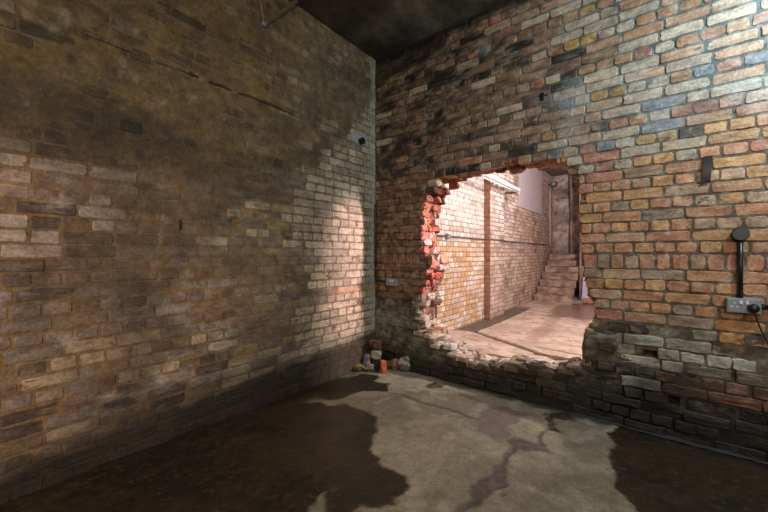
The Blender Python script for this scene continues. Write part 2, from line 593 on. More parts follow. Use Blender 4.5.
    for i in range(n):
        (x1, z1), (x2, z2) = HOLE[i], HOLE[(i + 1) % n]
        L = math.hypot(x2 - x1, z2 - z1)
        cx, cz = (x1 + x2) / 2, (z1 + z2) / 2
        if abs(x2 - x1) < abs(z2 - z1) * 1.2: continue
        if cz > 1.7 and True:
            for t in np.arange(0.05, L, 0.115):
                x = x1 + (x2 - x1) * t / L; zz = z1 + (z2 - z1) * t / L
                y = 0.0
                while y < WT - .03:
                    w = min(RNG.choice([.11, .2]), WT - y)
                    brick(acc, x, -(y + w / 2), .105, w - .008, RNG.uniform(-.012, .012), lambda u, z, d, zz=zz: np.stack([u, -z, zz - d], 1),
                          lambda X, Y, b: np.tile(b, (len(X), 1)), pick(P(('#8c5f40', .5), ('#7c543a', .3), ('#a07a54', .2))) * RNG.uniform(.8, 1.1), .8,
                          cr=.016, jit=.006, ch=.008, tilt=.12, dn=.005, back=.05)
                    y += w
        elif cz < 0.8:
            for t in np.arange(0.03, L, 0.11):
                x = x1 + (x2 - x1) * t / L; zz = z1 + (z2 - z1) * t / L
                y = -0.006
                while y < WT - .03:
                    w = min(RNG.choice([.08, .11, .16]), WT - y)
                    dk = x > 1.02 + RNG.uniform(-.08, .08)
                    pal = P(('#b8a090', .45), ('#9c8070', .35), ('#c9bab0', .2)) if not dk else (P(('#5f5040', .4), ('#4a3e32', .35), ('#7d6a54', .25)) if y < .12 else P(('#9a8574', .5), ('#7d6a5a', .5)))
                    brick(acc, x + RNG.uniform(-.02, .02), y + w / 2, RNG.uniform(.11, .16), w + .014, RNG.uniform(-.016, .010) - max(0, y - .1) * 0.35, lambda u, z, d, zz=zz: np.stack([u, z, zz + d], 1),
                          lambda X, Y, b: np.tile(b, (len(X), 1)), pick(pal) * RNG.uniform(.8, 1.1), .85, cr=.02, jit=.010, ch=.012, tilt=.2, dn=.010, back=.04)
                    y += w
    # one broken brick hanging from the soffit
    hx0, hz0 = on_right(517, 172, 0.2)
    brick(acc, hx0, -.2, .13, .10, 0.045, lambda u, z, d: np.stack([u, -z, hz0 + .04 - d], 1), lambda X, Y, b: np.tile(b, (len(X), 1)), hx('#8a5a44'), .8, cr=.03, jit=.01, ch=.02, back=.06, tilt=.2, dn=.006)
    o = acc.build('wall_right', M_BRICK)
    props(o, 'old stock brick wall with a ragged hole knocked through it', 'wall', kind='structure')


build_right_wall()

# ================================================================== LEFT WALL
CRUST_PX = [(-60, 135), (0, 142), (60, 146), (120, 156), (180, 170), (240, 186), (275, 190), (310, 168), (335, 150), (352, 128), (372, 112)]
CR = sorted([on_left(*p) for p in CRUST_PX])
CRS = np.array([c[0] for c in CR]); CRZ = np.array([c[1] for c in CR])


def T_left(u, z, d):
    return np.stack([d, -u, z], 1)


LA = P(('#7d5f52', .25), ('#8f7f75', .2), ('#55433a', .2), ('#a89280', .15), ('#8a7058', .2))
LB = P(('#77695a', .3), ('#827460', .25), ('#6a6058', .2), ('#8d7c5c', .15), ('#5c5046', .1))
LC = P(('#aa9f86', .4), ('#9c947e', .3), ('#b4a890', .2), ('#877d6a', .1))


def crust_amt(s, z):
    zc = np.interp(s, CRS, CRZ)
    n = fbm(s * 3.2, z * 5, 101) - 0.5
    return sstep(-0.10, 0.14, z - zc + n * 0.45)


def left_base(s, z):
    n = (float(fbm(np.array([s * 2.]), np.array([z * 2.]), 90)[0]) - .5)
    t = s + n * 0.9
    if t > 1.95: b = pick(LA)
    elif t > 1.15 or (t > 0.8 and z > 0.75 and z < 1.25): b = pick(LB) if RNG.rand() < .8 else pick(LC)
    else: b = pick(LC)
    if s > 1.9 and 0.45 < z < 0.75 and RNG.rand() < .5: b = hx('#c2a98a')
    if s > 2.3 and z > 1.25 and RNG.rand() < .25: b = hx('#c4b4a8')
    return b * RNG.uniform(.84, 1.12)


def left_stain(s, z, base, wk=.72):
    c = np.tile(base, (len(s), 1)) if np.ndim(base) == 1 else base
    n = fbm(s * 2.6, z * 3.4, 111); n2 = fbm(s * 8, z * 8, 112); n3 = fbm(s * 22, z * 22, 113)
    # white efflorescence patches left
    mo = fbm(s * 24, z * 32, 119, 3)
    c = mix(c, c * np.array((.62, .60, .60)), .9 * sstep(.5, .72, mo))
    c = mix(c, c * .6 + hx('#a39a8c') * .42, .6 * sstep(.5, .28, mo))
    ef = sstep(0.60, 0.72, n3 * .5 + n2 * .5) * sstep(1.5, 2.3, s)
    c = mix(c, hx('#b5aaa2'), 0.7 * ef)
    # general ochre wash
    c = mix(c, hx('#6f5a40'), 0.62 * sstep(3.3, 2.2, s) * sstep(.36, .62, n) * sstep(0.7, 1.5, s))
    c = mix(c, hx('#4a4034'), 0.55 * sstep(.46, .64, fbm(s * 1.5, z * 2.6, 120)) * sstep(0.9, 1.7, s) * sstep(2.9, 2.2, s))
    # grimy crust over the upper half
    k = crust_amt(s, z)
    cr = mix(np.tile(hx('#6e5d40'), (len(s), 1)), hx('#4b412f'), sstep(.42, .66, n2))
    cr = mix(cr, hx('#7a6340'), sstep(.5, .72, fbm(s * 5, z * 11, 114)))
    cr = mix(cr, hx('#837a66'), 0.8 * sstep(1.3, .3, s) * sstep(.35, .6, fbm(s * 3, z * 3, 115)) * sstep(2.5, 2.9, z))
    cr = mix(cr, hx('#352c1e'), 0.85 * sstep(.52, .68, fbm(s * 1.7, z * 3.5, 116)))
    cr = mix(cr, hx('#aaa594'), 0.6 * sstep(.72, .80, fbm(s * 13, z * 13, 117)) * sstep(1.6, 2.2, s))
    cr = mix(cr, cr * .5, .8 * sstep(.52, .7, fbm(s * 30, z * 40, 121, 3)))
    cr = mix(cr, cr * 1.35, .8 * sstep(.48, .3, fbm(s * 30, z * 40, 121, 3)))
    if np.ndim(base) == 1:
        cr = cr * float(np.clip(base.mean() / .19, .62, 1.45))
    c = mix(c, cr, wk * k)
    # cement smear at the corner
    ce = sstep(.14, .05, s + (n2 - .5) * .08)
    c = mix(c, hx('#a5a490'), .55 * ce)
    # darker band along the crust edge
    zc = np.interp(s, CRS, CRZ)
    c = mix(c, hx('#332a1c'), .5 * np.exp(-((z - zc - .12 + (n - .5) * .3) / .12) ** 2) * sstep(.3, .9, s))
    # damp foot of the wall
    pl = 0.36 - 0.075 * s + (n2 - .5) * .10 + .02 * (n - .5)
    foot = sstep(.03, -.03, z - pl)
    c = mix(c, mix(np.tile(hx('#4e3a2b'), (len(s), 1)), hx('#130e0a'), sstep(.4, 1.1, s)), .92 * foot)
    c = mix(c, hx('#2a2018'), .6 * sstep(.22, 0., z - pl + (n - .5) * .3) * sstep(.9, 1.5, s))
    # damp patches in the middle
    dp = sstep(.55, .7, fbm(s * 2.2, z * 2.2, 118)) * sstep(.9, 1.3, s) * sstep(1.6, 1.2, z)
    c = mix(c, hx('#3b3128'), .45 * dp)
    # orange line near the corner
    c = mix(c, hx('#b98a4e'), .5 * np.exp(-((z - 0.86) / .03) ** 2) * sstep(.75, .55, s))
    return c


def left_mortar(s, z):
    c = np.tile(hx('#84683c'), (len(s), 1))
    c = mix(c, hx('#6e5f44'), sstep(1.5, .8, s))
    c = mix(c, hx('#8d6f46'), sstep(1.8, 2.4, s))
    c = left_stain(s, z, c, .55)
    return mix(c, hx('#857046'), .2 * crust_amt(s, z) * sstep(.3, .6, fbm(s * 4, z * 4, 150)))


def build_left_wall():
    acc = Acc()
    us = np.concatenate([np.arange(0.0, 3.2, 0.022), np.arange(3.2, 5.65, 0.1)])
    zs = np.arange(-0.02, CEIL_Z + .03, 0.022)
    zr = 2.478

    def dep(u, z):
        d = (fbm(u * 14, z * 14, 131) - .5) * .006
        k = crust_amt(u, z)
        d = d + k * (0.004 + (fbm(u * 6, z * 6, 132) - .5) * .016)
        return d
    grid_mesh(acc, us, zs, T_left, dep, left_mortar, lambda u, z: .72 - .1 * crust_amt(u, z), flip=True)
    rows = rows_regular(0.0, CEIL_Z)
    for ri, (z0, h) in enumerate(rows):
        kind = 'S' if ri % 2 else 'H'
        if RNG.rand() < .3: kind = 'S'
        zc = z0 + h / 2
        off = RNG.uniform(0, .116)
        for (a, w) in course_bricks(0.0, 3.9, kind, off):
            cu = a + w / 2
            k = float(crust_amt(np.array([cu]), np.array([zc]))[0])
            wave = (float(vnoise(np.array([cu * 1.2]), np.array([ri * .35]), 78)[0]) - .5) * .014
            base = left_base(cu, zc)
            proud = RNG.uniform(.001, .0045) * (1 - k) + k * RNG.uniform(-.001, .007)
            brick(acc, cu, zc + wave, w - .011 * RNG.uniform(.9, 1.6), h - .012 * RNG.uniform(.9, 1.5), proud, T_left_rev, left_stain_b, base, RNG.uniform(.5, .75), cr=.007, jit=.0025, ch=.003, tilt=.02, dn=.0012)
    # long broken ridge of mortar under a ledge course
    pts = np.linspace(1.15, 2.55, 90)
    for i in range(len(pts) - 1):
        s = pts[i]
        nn = float(fbm(np.array([s * 9]), np.array([2.]), 141)[0])
        if nn < .34: continue
        w = (pts[1] - pts[0]) * 1.3
        brick(acc, s, zr + (nn - .5) * .03, w, .012 + .02 * (nn - .4), .018 + .02 * (nn - .4), T_left_rev, lambda X, Y, b: np.tile(b, (len(X), 1)), (hx('#5e4d34') if s < 2.0 else hx('#857a66')) * (0.6 + nn * .8), .85, cr=.004, jit=.004, ch=.005, tilt=.2)
    o = acc.build('wall_left', M_CRUST)
    props(o, 'long brick wall browned with damp grime on its upper half', 'wall', kind='structure')


def T_left_rev(u, z, d):
    # mirrored so that faces look into the room
    return np.stack([d, -u, z], 1)


def left_stain_b(X, Y, b):
    return left_stain(X, Y, b)


build_left_wall()
_me = bpy.data.objects['wall_left'].data
_bm = bmesh.new(); _bm.from_mesh(_me); bmesh.ops.recalc_face_normals(_bm, faces=_bm.faces)
for f in _bm.faces:
    pass
_bm.to_mesh(_me); _bm.free()

# ================================================================== FLOOR
def fp(pts):
    return [on_floor(*p) for p in pts]


WET_A = fp([(60, 700), (-260, 560), (-120, 490), (30, 462), (150, 432), (250, 396), (300, 384), (339, 378), (364, 373), (379, 375), (374, 381), (390, 383), (386, 391),
            (364, 390), (352, 393), (344, 399), (328, 400), (317, 396.5), (303, 393), (287, 396), (287, 399), (307, 401.5), (323, 402), (328, 404.5), (345, 403), (358, 407),
            (369, 411.7), (378, 417), (377, 432), (374, 445), (371, 450), (379, 458), (382, 464), (396, 469), (407, 476.6), (410, 486), (405.6, 494), (398, 495.6), (396, 503.5),
            (377, 507), (367, 508), (358, 503.5), (352, 508), (345, 520), (333, 540), (320, 530), (328, 492), (320, 494), (311, 505), (300, 525), (290, 580), (250, 700)])
WET_B = fp([(626, 424), (607, 431), (617, 444), (608, 457), (613.6, 470), (616, 486), (628, 496), (642, 512), (670, 560), (760, 640), (1000, 640), (1000, 540), (900, 490), (768, 459), (700, 441), (650, 428)])


def c2(pts):
    return fp([(400 + a / 3.605, 370 + b / 3.605) for a, b in pts])


CH = [c2([(555, 150), (600, 150), (630, 178), (600, 178), (565, 175), (550, 200), (575, 210), (585, 225), (550, 215), (530, 215), (512, 255), (530, 275), (555, 295), (535, 295), (505, 288), (440, 285),
          (420, 275), (405, 300), (380, 340), (395, 375), (385, 415), (340, 430), (300, 475), (270, 495), (230, 512), (170, 540), (120, 560), (140, 525), (190, 500), (240, 480), (262, 450), (240, 425), (250, 405), (300, 385),
          (320, 345), (345, 325), (370, 295), (395, 265), (385, 245), (420, 240), (470, 255), (490, 258), (500, 230), (525, 205), (530, 180)])]
DAMP = c2([(285, 150), (320, 132), (390, 128), (420, 148), (440, 152), (485, 158), (470, 170), (420, 170), (440, 185), (400, 195), (380, 210), (400, 240), (340, 245), (270, 215), (290, 190)])
SPOT = [c2([(80, 55), (100, 45), (130, 40), (158, 50), (150, 60), (100, 62)]), c2([(520, 155), (540, 152), (540, 165), (520, 165)]), c2([(360, 440), (385, 440), (380, 458), (362, 455)])]
CRACK = fp([(386, 391), (400, 394), (425, 402), (451, 410), (478, 419)])


def build_floor():
    acc = Acc()
    xs = np.concatenate([np.arange(-.3, 3.4, .0135), np.arange(3.4, 5.25, .08)])
    ys = np.concatenate([np.arange(-5.6, -3.1, .08), np.arange(-3.1, .02, .0135), [0.1, .34]])

    def fields(x, y):
        wx = x + (fbm(x * 9, y * 9, 201) - .5) * .07 + (fbm(x * 30, y * 30, 203) - .5) * .03
        wy = y + (fbm(x * 9 + 40, y * 9, 202) - .5) * .07 + (fbm(x * 30 + 9, y * 30, 204) - .5) * .03
        a = sstep(-.012, .012, sdist(wx, wy, WET_A)); a = np.where((y < -3.05), 1, a)
        a = np.maximum(a, sstep(.35, .12, x + .35 * sstep(-.9, -.2, y)) * sstep(-.5, -.9, y))
        b = sstep(-.01, .01, sdist(wx, wy, WET_B))
        ch = sstep(-.008, .01, sdist(wx, wy, CH[0]))
        for s in SPOT: ch = np.maximum(ch, .97 * sstep(-.006, .01, sdist(wx, wy, s)))
        dm = sstep(-.008, .012, sdist(wx, wy, DAMP))
        ck = np.full(x.shape, 1e9)
        for i in range(len(CRACK) - 1): ck = np.minimum(ck, segdist(wx, wy, CRACK[i], CRACK[i + 1]))
        return a, b, ch, dm, sstep(.022, .004, ck)

    def colf(x, y):
        a, b, ch, dm, ck = fields(x, y)
        n = fbm(x * 2.2, y * 2.2, 210); n2 = fbm(x * 10, y * 10, 211); n3 = fbm(x * 40, y * 40, 212)
        c = mix(np.tile(hx('#948671'), (len(x), 1)), hx('#7f735f'), sstep(.4, .65, n))
        c = mix(c, hx('#a0957f'), .6 * sstep(.5, .7, n2))
        c = mix(c, hx('#5f5645'), .22 * sstep(.5, .68, fbm(x * 5, y * 5, 215)))
        c = mix(c, hx('#6f6a58'), .35 * sstep(.6, .75, n3))
        wet = mix(np.tile(hx('#271e13'), (len(x), 1)), hx('#16110c'), sstep(.4, .65, n2))
        wet = mix(wet, hx('#3a2a18'), .6 * sstep(.45, .7, fbm(x * 2.5 + 7, y * 2.5, 216)))
        wet = mix(wet, hx('#3f2e18'), .9 * sstep(.55, .7, n3) * sstep(.45, .65, n))
        wet = mix(wet, hx('#5a4526'), .7 * sstep(.66, .8, fbm(x * 85, y * 85, 214)))
        c = mix(c, hx('#6b5a54'), .85 * dm)
        c = mix(c, mix(np.tile(hx('#352c25'), (len(x), 1)), hx('#57483e'), sstep(.5, .7, n3)), .95 * ch)
        c = mix(c, hx('#3a3128'), .7 * ck)
        c = mix(c, wet, np.maximum(a, b) * .97)
        # dirt gathered against the walls
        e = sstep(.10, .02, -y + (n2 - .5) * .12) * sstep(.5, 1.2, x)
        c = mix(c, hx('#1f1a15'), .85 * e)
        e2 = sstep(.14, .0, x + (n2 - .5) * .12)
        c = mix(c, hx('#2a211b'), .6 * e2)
        return c

    def rof(x, y):
        a, b, ch, dm, ck = fields(x, y)
        w = np.maximum(np.maximum(a, b), .75 * ch)
        return .85 - .42 * w - .2 * dm

    def T(u, v, d):
        return np.stack([u, v, d], 1)

    def dep(x, y):
        a, b, ch, dm, ck = fields(x, y)
        d = (fbm(x * 3, y * 3, 220) - .5) * .010 + (fbm(x * 25, y * 25, 221) - .5) * .003 * (1 - .5 * np.maximum(a, b))
        d = d - .006 * ch - .006 * ck - .004 * np.maximum(a, b)
        # gritty dirt along the long wall
        g = sstep(.75, .2, x) * sstep(-1.3, -2.0, y)
        d = d + g * (.025 + .035 * (fbm(x * 12, y * 12, 222) - .4) + .014 * (fbm(x * 45, y * 45, 223) - .5))
        return d - .004
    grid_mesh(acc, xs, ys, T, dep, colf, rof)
    o = acc.build('floor', M_FLOOR)
    props(o, 'concrete cellar floor with dark wet patches', 'floor', kind='structure')


build_floor()

# ================================================================== CEILING (both rooms)
def build_ceiling():
    acc = Acc()
    xs = np.arange(-.4, 5.3, .08); ys = np.arange(-5.6, .36, .08)
    grid_mesh(acc, xs, ys, lambda u, v, d: np.stack([u, v, CEIL_Z + d], 1), lambda x, y: (fbm(x * 3, y * 8, 301) - .5) * .012,
              lambda x, y: mix(np.tile(hx('#423c35'), (len(x), 1)), hx('#736d62'), sstep(.4, .7, fbm(x * 2.5, y * 2.5, 302))), lambda x, y: np.full(len(x), .9), flip=True)
    o = acc.build('ceiling', M_CEIL)
    props(o, 'dark sooty concrete ceiling above the corner', 'ceiling', kind='structure')
    acc = Acc()
    xs = np.arange(-.2, 5.3, .15); ys = np.arange(.30, 8.2, .15)
    grid_mesh(acc, xs, ys, lambda u, v, d: np.stack([u, v, CEIL_Z + d], 1), lambda x, y: 0 * x,
              lambda x, y: np.tile(hx('#8a7f78'), (len(x), 1)), lambda x, y: np.full(len(x), .9), flip=True)
    o = acc.build('ceiling_beyond', M_CEIL)
    props(o, 'ceiling of the room beyond the hole', 'ceiling', kind='structure')


build_ceiling()

# ================================================================== ROOM BEYOND THE HOLE
XF = 0.20
FA = P(('#cfc8c4', .5), ('#c3b8b2', .3), ('#b3a298', .2))
FO = P(('#bd9f7c', .25), ('#c4b4a8', .4), ('#b3977e', .1), ('#d0c8c2', .3))
FBR = P(('#b8a498', .4), ('#c2b2a8', .3), ('#a58f80', .3))


def far_stain(y, z, base):
    c = np.tile(base, (len(y), 1)) if np.ndim(base) == 1 else base
    n = fbm(y * 3, z * 3, 401); n2 = fbm(y * 9, z * 9, 402)
    o = sstep(1.55, 1.35, z + (n - .5) * .3) * sstep(2.9, 2.3, y)
    c = mix(c, hx('#bb7f40'), .6 * o * sstep(.5, .75, n2))
    br = sstep(4.4, 5.0, y + (n - .5)) * sstep(2.4, 1.9, z)
    c = mix(c, hx('#8a6450'), .4 * br * sstep(.35, .6, n2))
    c = mix(c, hx('#6c4f40'), .5 * sstep(.58, .72, n) * sstep(2.6, 3.2, y))
    c = mix(c, hx('#d8d2ce'), .5 * sstep(1.5, 1.8, z) * sstep(3.0, 2.4, y) * sstep(.3, .6, n2))
    return c


def far_brickwork(acc, T, u0, u1, z0, z1):
    rows = rows_regular(z0, z1)
    for ri, (zz, h) in enumerate(rows):
        kind = 'S' if ri % 2 else 'H'
        for (a, w) in course_bricks(u0, u1, kind, RNG.uniform(0, .116)):
            cu = a + w / 2; zc = zz + h / 2
            if cu < 2.7: base = pick(FA if zc > 1.5 else FO)
            else: base = pick(FA if (zc > 1.6 and cu < 4.3 and RNG.rand() < .7) else FBR)
            brick(acc, cu, zc, w - .012, h - .013, RNG.uniform(.002, .007), T, far_stain, base * RNG.uniform(.86, 1.1), RNG.uniform(.4, .65), cr=.007, jit=.0025, ch=.003, tilt=.02, dn=.001)


def far_mortar(y, z):
    return far_stain(y, z, mix(np.tile(hx('#85706a'), (len(y), 1)), hx('#8a6c54'), sstep(1.5, 1.3, z) * sstep(2.8, 2.3, y)))


def build_far():
    rgh = lambda u, z: np.full(len(u), .8)
    acc = Acc()
    us = np.arange(WT, 7.9, .05); zs = np.arange(ZF - .05, CEIL_Z + .04, .04)
    Tw = lambda u, z, d: np.stack([XF + d, u, z], 1)
    grid_mesh(acc, us, zs, Tw, lambda u, z: (fbm(u * 8, z * 8, 410) - .5) * .006, far_mortar, rgh)
    far_brickwork(acc, Tw, WT, 7.7, ZF, CEIL_Z)
    o = acc.build('wall_beyond', M_BRICK)
    props(o, 'pale limewashed brick wall of the room beyond the hole', 'wall', kind='structure')
    # pilaster
    acc = Acc()
    y0, y1, xp = 2.68, 3.37, XF + .11
    Tp = lambda u, z, d: np.stack([xp + d, u, z], 1)
    grid_mesh(acc, np.linspace(y0, y1, 12), zs, Tp, lambda u, z: 0 * u, far_mortar, rgh)
    far_brickwork(acc, Tp, y0, y1, ZF, CEIL_Z)
    Ts = lambda u, z, d: np.stack([u, y0 - d, z], 1)
    grid_mesh(acc, np.linspace(XF - .02, xp, 4), zs, Ts, lambda u, z: 0 * u, lambda u, z: np.tile(hx('#7d5a48'), (len(u), 1)), rgh)
    for (zz, h) in rows_regular(ZF, CEIL_Z):
        brick(acc, XF + .055, zz + h / 2, .10, h - .013, .004, Ts, lambda X, Y, b: np.tile(b, (len(X), 1)), hx('#8c6450') * RNG.uniform(.8, 1.2), .7, cr=.01, jit=.003, ch=.004)
    Te = lambda u, z, d: np.stack([u, y1 + d, z], 1)
    grid_mesh(acc, np.linspace(XF - .02, xp, 4), zs, Te, lambda u, z: 0 * u, lambda u, z: np.tile(hx('#8d7060'), (len(u), 1)), rgh, flip=True)
    o = acc.build('wall_pilaster', M_BRICK)
    props(o, 'shallow brick pilaster on the pale wall beyond the hole', 'pilaster', kind='structure')
    # floor of slabs
    acc = Acc()
    g = lambda *p: on_floor(*p, z0=ZF)
    J1 = [g(474, 331), g(500, 340), g(530, 350), g(560, 360), g(582, 367)]
    J2 = [g(474, 331), g(500, 321), g(520, 312), g(528, 309)]
    J3 = [g(521, 308), g(540, 311), g(558, 313)]
    J4 = [g(536, 346.5), g(560, 351), g(585, 356)]
    WETF = [g(550, 318), g(548, 310), g(560, 305), g(575, 303), g(600, 303), g(600, 318), g(585, 322), g(570, 318)]
    STR = [g(556, 314), g(548, 325), g(537, 336), g(528, 341)]

    def jd(x, y):
        d = np.full(x.shape, 9.)
        for J, w in ((J1, 1.0), (J2, 1.3), (J3, 1.0), (J4, 2.2)):
            for i in range(len(J) - 1): d = np.minimum(d, segdist(x, y, J[i], J[i + 1]) * w)
        return d

    def fc(x, y):
        n = fbm(x * 3, y * 3, 420); n2 = fbm(x * 12, y * 12, 421)
        c = mix(np.tile(hx('#b4a094'), (len(x), 1)), hx('#9c887b'), sstep(.4, .7, n))
        c = mix(c, hx('#806656'), .6 * sstep(.58, .72, n2))
        wx = x + (n2 - .5) * .2
        w = sstep(-.05, .08, sdist(wx, y, WETF))
        st = np.full(x.shape, 9.)
        for i in range(len(STR) - 1): st = np.minimum(st, segdist(wx, y, STR[i], STR[i + 1]))
        w = np.maximum(w, .6 * sstep(.16, .05, st))
        c = mix(c, hx('#6d5245'), .8 * w)
        c = mix(c, hx('#43362e'), .85 * gut(x, y))
        c = mix(c, hx('#2b211c'), .92 * sstep(.055, .025, jd(x + (n2 - .5) * .03, y)))
        return c

    def gut(x, y):
        # gutter strip between the wall and the slabs
        xl = np.interp(y, [p[1] for p in J2], [p[0] for p in J2])
        return sstep(.02, -.02, x - xl) * sstep(J2[0][1] - .1, J2[0][1] + .05, y) * sstep(J2[-1][1] + .6, J2[-1][1], y)

    def fd(x, y):
        n2 = fbm(x * 12, y * 12, 421)
        return ZF - .03 * sstep(.055, .02, jd(x + (n2 - .5) * .03, y)) - .02 * gut(x, y) + (n2 - .5) * .004

    def fr(x, y):
        return .75 - .45 * sstep(-.05, .1, sdist(x, y, WETF))
    xs = np.concatenate([np.arange(XF - .05, 2.3, .0125), np.arange(2.3, 5.3, .1)])
    ys = np.concatenate([np.arange(WT - .18, 6.0, .0125), np.arange(6.0, 7.9, .05)])
    grid_mesh(acc, xs, ys, lambda u, v, d: np.stack([u, v, d], 1), fd, fc, fr)
    o = acc.build('floor_beyond', M_FLOOR)
    props(o, 'pale concrete slab floor of the room beyond the hole', 'floor', kind='structure')
    # end wall: rough render with a thicker part and a pier
    acc = Acc()

    def rend(T, ua, ub, seed, z0=ZF, flip=False):
        us = np.linspace(ua, ub, max(4, int((ub - ua) / .04))); zz = np.arange(z0 - .02, CEIL_Z + .04, .04)

        def dd(u, z):
            led = .05 * sstep(2.78, 2.84, z) * sstep(3.0, 2.96, z) + .06 * sstep(3.02, 3.06, z)
            return (fbm(u * 5, z * 5, seed) - .5) * .09 + (vnoise(z * 2.6, z * 0, seed + 2) - .5) * .05 + led

        def cc(u, z):
            n = fbm(u * 4, z * 3, seed + 5); n2 = fbm(u * 10, z * 10, seed + 6)
            c = mix(np.tile(hx('#c0aea6'), (len(u), 1)), hx('#96837b'), sstep(.4, .62, n))
            c = mix(c, hx('#57443c'), .6 * sstep(.56, .72, n2))
            return mix(c, hx('#6a554a'), .4 * sstep(1.75, 1.2, z))
        grid_mesh(acc, us, zz, T, dd, cc, rgh, flip=flip)
    rend(lambda u, z, d: np.stack([u, 7.72 - d, z], 1), .15, .72, 431)
    rend(lambda u, z, d: np.stack([u, 7.48 - d, z], 1), .70, 1.12, 433)
    rend(lambda u, z, d: np.stack([.70 - d * .3, u, z], 1), 7.45, 7.75, 435, flip=True)
    o = acc.build('wall_end', M_FLOOR)
    props(o, 'rough rendered end wall behind the far steps', 'wall', kind='structure')
    acc = Acc()
    rend(lambda u, z, d: np.stack([u, 6.45 - d, z], 1), 1.08, 5.2, 437)
    rend(lambda u, z, d: np.stack([1.08 - d * .3, u, z], 1), 6.42, 7.6, 439, flip=True)
    o = acc.build('wall_pier', M_FLOOR)
    props(o, 'rough rendered pier on the right of the far steps', 'wall', kind='structure')
    # side of the far room, out of sight to the right
    acc = Acc()
    us = np.arange(WT, 7, .2); zz = np.arange(ZF - .05, CEIL_Z + .2, .2)
    grid_mesh(acc, us, zz, lambda u, z, d: np.stack([5.2 - d, u, z], 1), lambda u, z: 0 * u, lambda u, z: np.tile(hx('#a58d80'), (len(u), 1)), rgh, flip=True)
    o = acc.build('wall_side', M_BRICK)
    props(o, 'side wall of the room beyond the hole', 'wall', kind='structure')


build_far()


# ================================================================== generic part helpers
def empty(name, loc, label, cat, group=None):
    o = bpy.data.objects.new(name, None); COL.objects.link(o)
    o.location = loc; o.empty_display_size = .05
    return props(o, label, cat, group)


def link_bm(name, bm, mat, parent=None, smooth=False):
    me = bpy.data.meshes.new(name)
    bmesh.ops.recalc_face_normals(bm, faces=bm.faces)
    if parent is not None:
        bmesh.ops.translate(bm, verts=bm.verts, vec=-Vector(parent.matrix_world.translation if parent.parent else parent.location))
    bm.to_mesh(me); bm.free()
    if smooth:
        me.polygons.foreach_set('use_smooth', [True] * len(me.polygons))
    me.materials.append(mat)
    o = bpy.data.objects.new(name, me); COL.objects.link(o)
    if parent is not None: o.parent = parent
    return o


def bm_box(bm, lo, hi, bev=0.0, rot=None):
    c = [(a + b) / 2 for a, b in zip(lo, hi)]; s = [abs(b - a) for a, b in zip(lo, hi)]
    r = bmesh.ops.create_cube(bm, size=1)
    vs = r['verts']
    bmesh.ops.scale(bm, vec=s, verts=vs)
    if bev:
        es = list({e for v in vs for e in v.link_edges})
        rr = bmesh.ops.bevel(bm, geom=es, offset=bev, segments=2, affect='EDGES', profile=.5)
        vs = [v for v in rr['verts']]
        vs = list({v for f in rr['faces'] for v in f.verts} | set(v for v in vs if v.is_valid))
    if rot is not None:
        bmesh.ops.rotate(bm, verts=vs, cent=(0, 0, 0), matrix=rot)
    bmesh.ops.translate(bm, verts=vs, vec=c)
    return bm


def bm_tube(bm, pts, r, seg=10, cap=True):
    pts = [Vector(p) for p in pts]
    rings = []
    up = Vector((0, 0, 1))
    for i, p in enumerate(pts):
        if i == 0: t = pts[1] - p
        elif i == len(pts) - 1: t = p - pts[i - 1]
        else: t = (pts[i + 1] - p).normalized() + (p - pts[i - 1]).normalized()
        t.normalize()
        a = t.cross(up)
        if a.length < 1e-3: a = t.cross(Vector((1, 0, 0)))
        a.normalize(); b = a.cross(t)
        rr = r[i] if isinstance(r, (list, tuple)) else r
        rings.append([bm.verts.new(p + (a * math.cos(k * 2 * math.pi / seg) + b * math.sin(k * 2 * math.pi / seg)) * rr) for k in range(seg)])
    for i in range(len(rings) - 1):
        for k in range(seg):
            bm.faces.new((rings[i][k], rings[i][(k + 1) % seg], rings[i + 1][(k + 1) % seg], rings[i + 1][k]))
    if cap:
        bm.faces.new(rings[0][::-1]); bm.faces.new(rings[-1])
    return bm


def smooth_path(pts, n=8):
    P_ = [Vector(p) for p in pts]; out = []
    for i in range(len(P_) - 1):
        p0 = P_[max(i - 1, 0)]; p1 = P_[i]; p2 = P_[i + 1]; p3 = P_[min(i + 2, len(P_) - 1)]
        for k in range(n):
            t = k / n
            out.append(0.5 * ((2 * p1) + (p2 - p0) * t + (2 * p0 - 5 * p1 + 4 * p2 - p3) * t * t + (3 * p1 - p0 - 3 * p2 + p3) * t ** 3))
    out.append(P_[-1])
    return out


# ================================================================== double socket, right
SX0, SX1 = on_right(724.8, 300)[0], on_right(760, 300)[0]
SZ0, SZ1 = 0.882, 0.972
SD = 0.048
sock = empty('double_socket', ((SX0 + SX1) / 2, -.012, SZ0), 'grey metal double socket on the wall right of the hole, black plug in it', 'socket', 'wall sockets')
link_bm('back_box', bm_box(bmesh.new(), (SX0, -SD, SZ0), (SX1, -.006, SZ1), .006), M_STEEL, sock)
link_bm('face_plate', bm_box(bmesh.new(), (SX0 + .003, -SD - .006, SZ0 + .003), (SX1 - .003, -SD, SZ1 - .003), .003), M_STEEL, sock)
cxs = (SX0 + SX1) / 2
for dx in (-.012, .014):
    o = link_bm('rocker_switch', bm_box(bmesh.new(), (cxs + dx - .007, -SD - .012, SZ1 - .034), (cxs + dx + .007, -SD - .006, SZ1 - .012), .002), M_WHITE, sock)
bm = bmesh.new()
ox = SX0 + .036
for (ax, az, w, h) in ((0, .018, .007, .011), (-.012, -.006, .013, .007), (.012, -.006, .013, .007)):
    bm_box(bm, (ox + ax - w / 2, -SD - .0068, SZ0 + .045 + az - h / 2), (ox + ax + w / 2, -SD - .0058, SZ0 + .045 + az + h / 2))
link_bm('socket_outlet', bm, M_WHITE, sock)
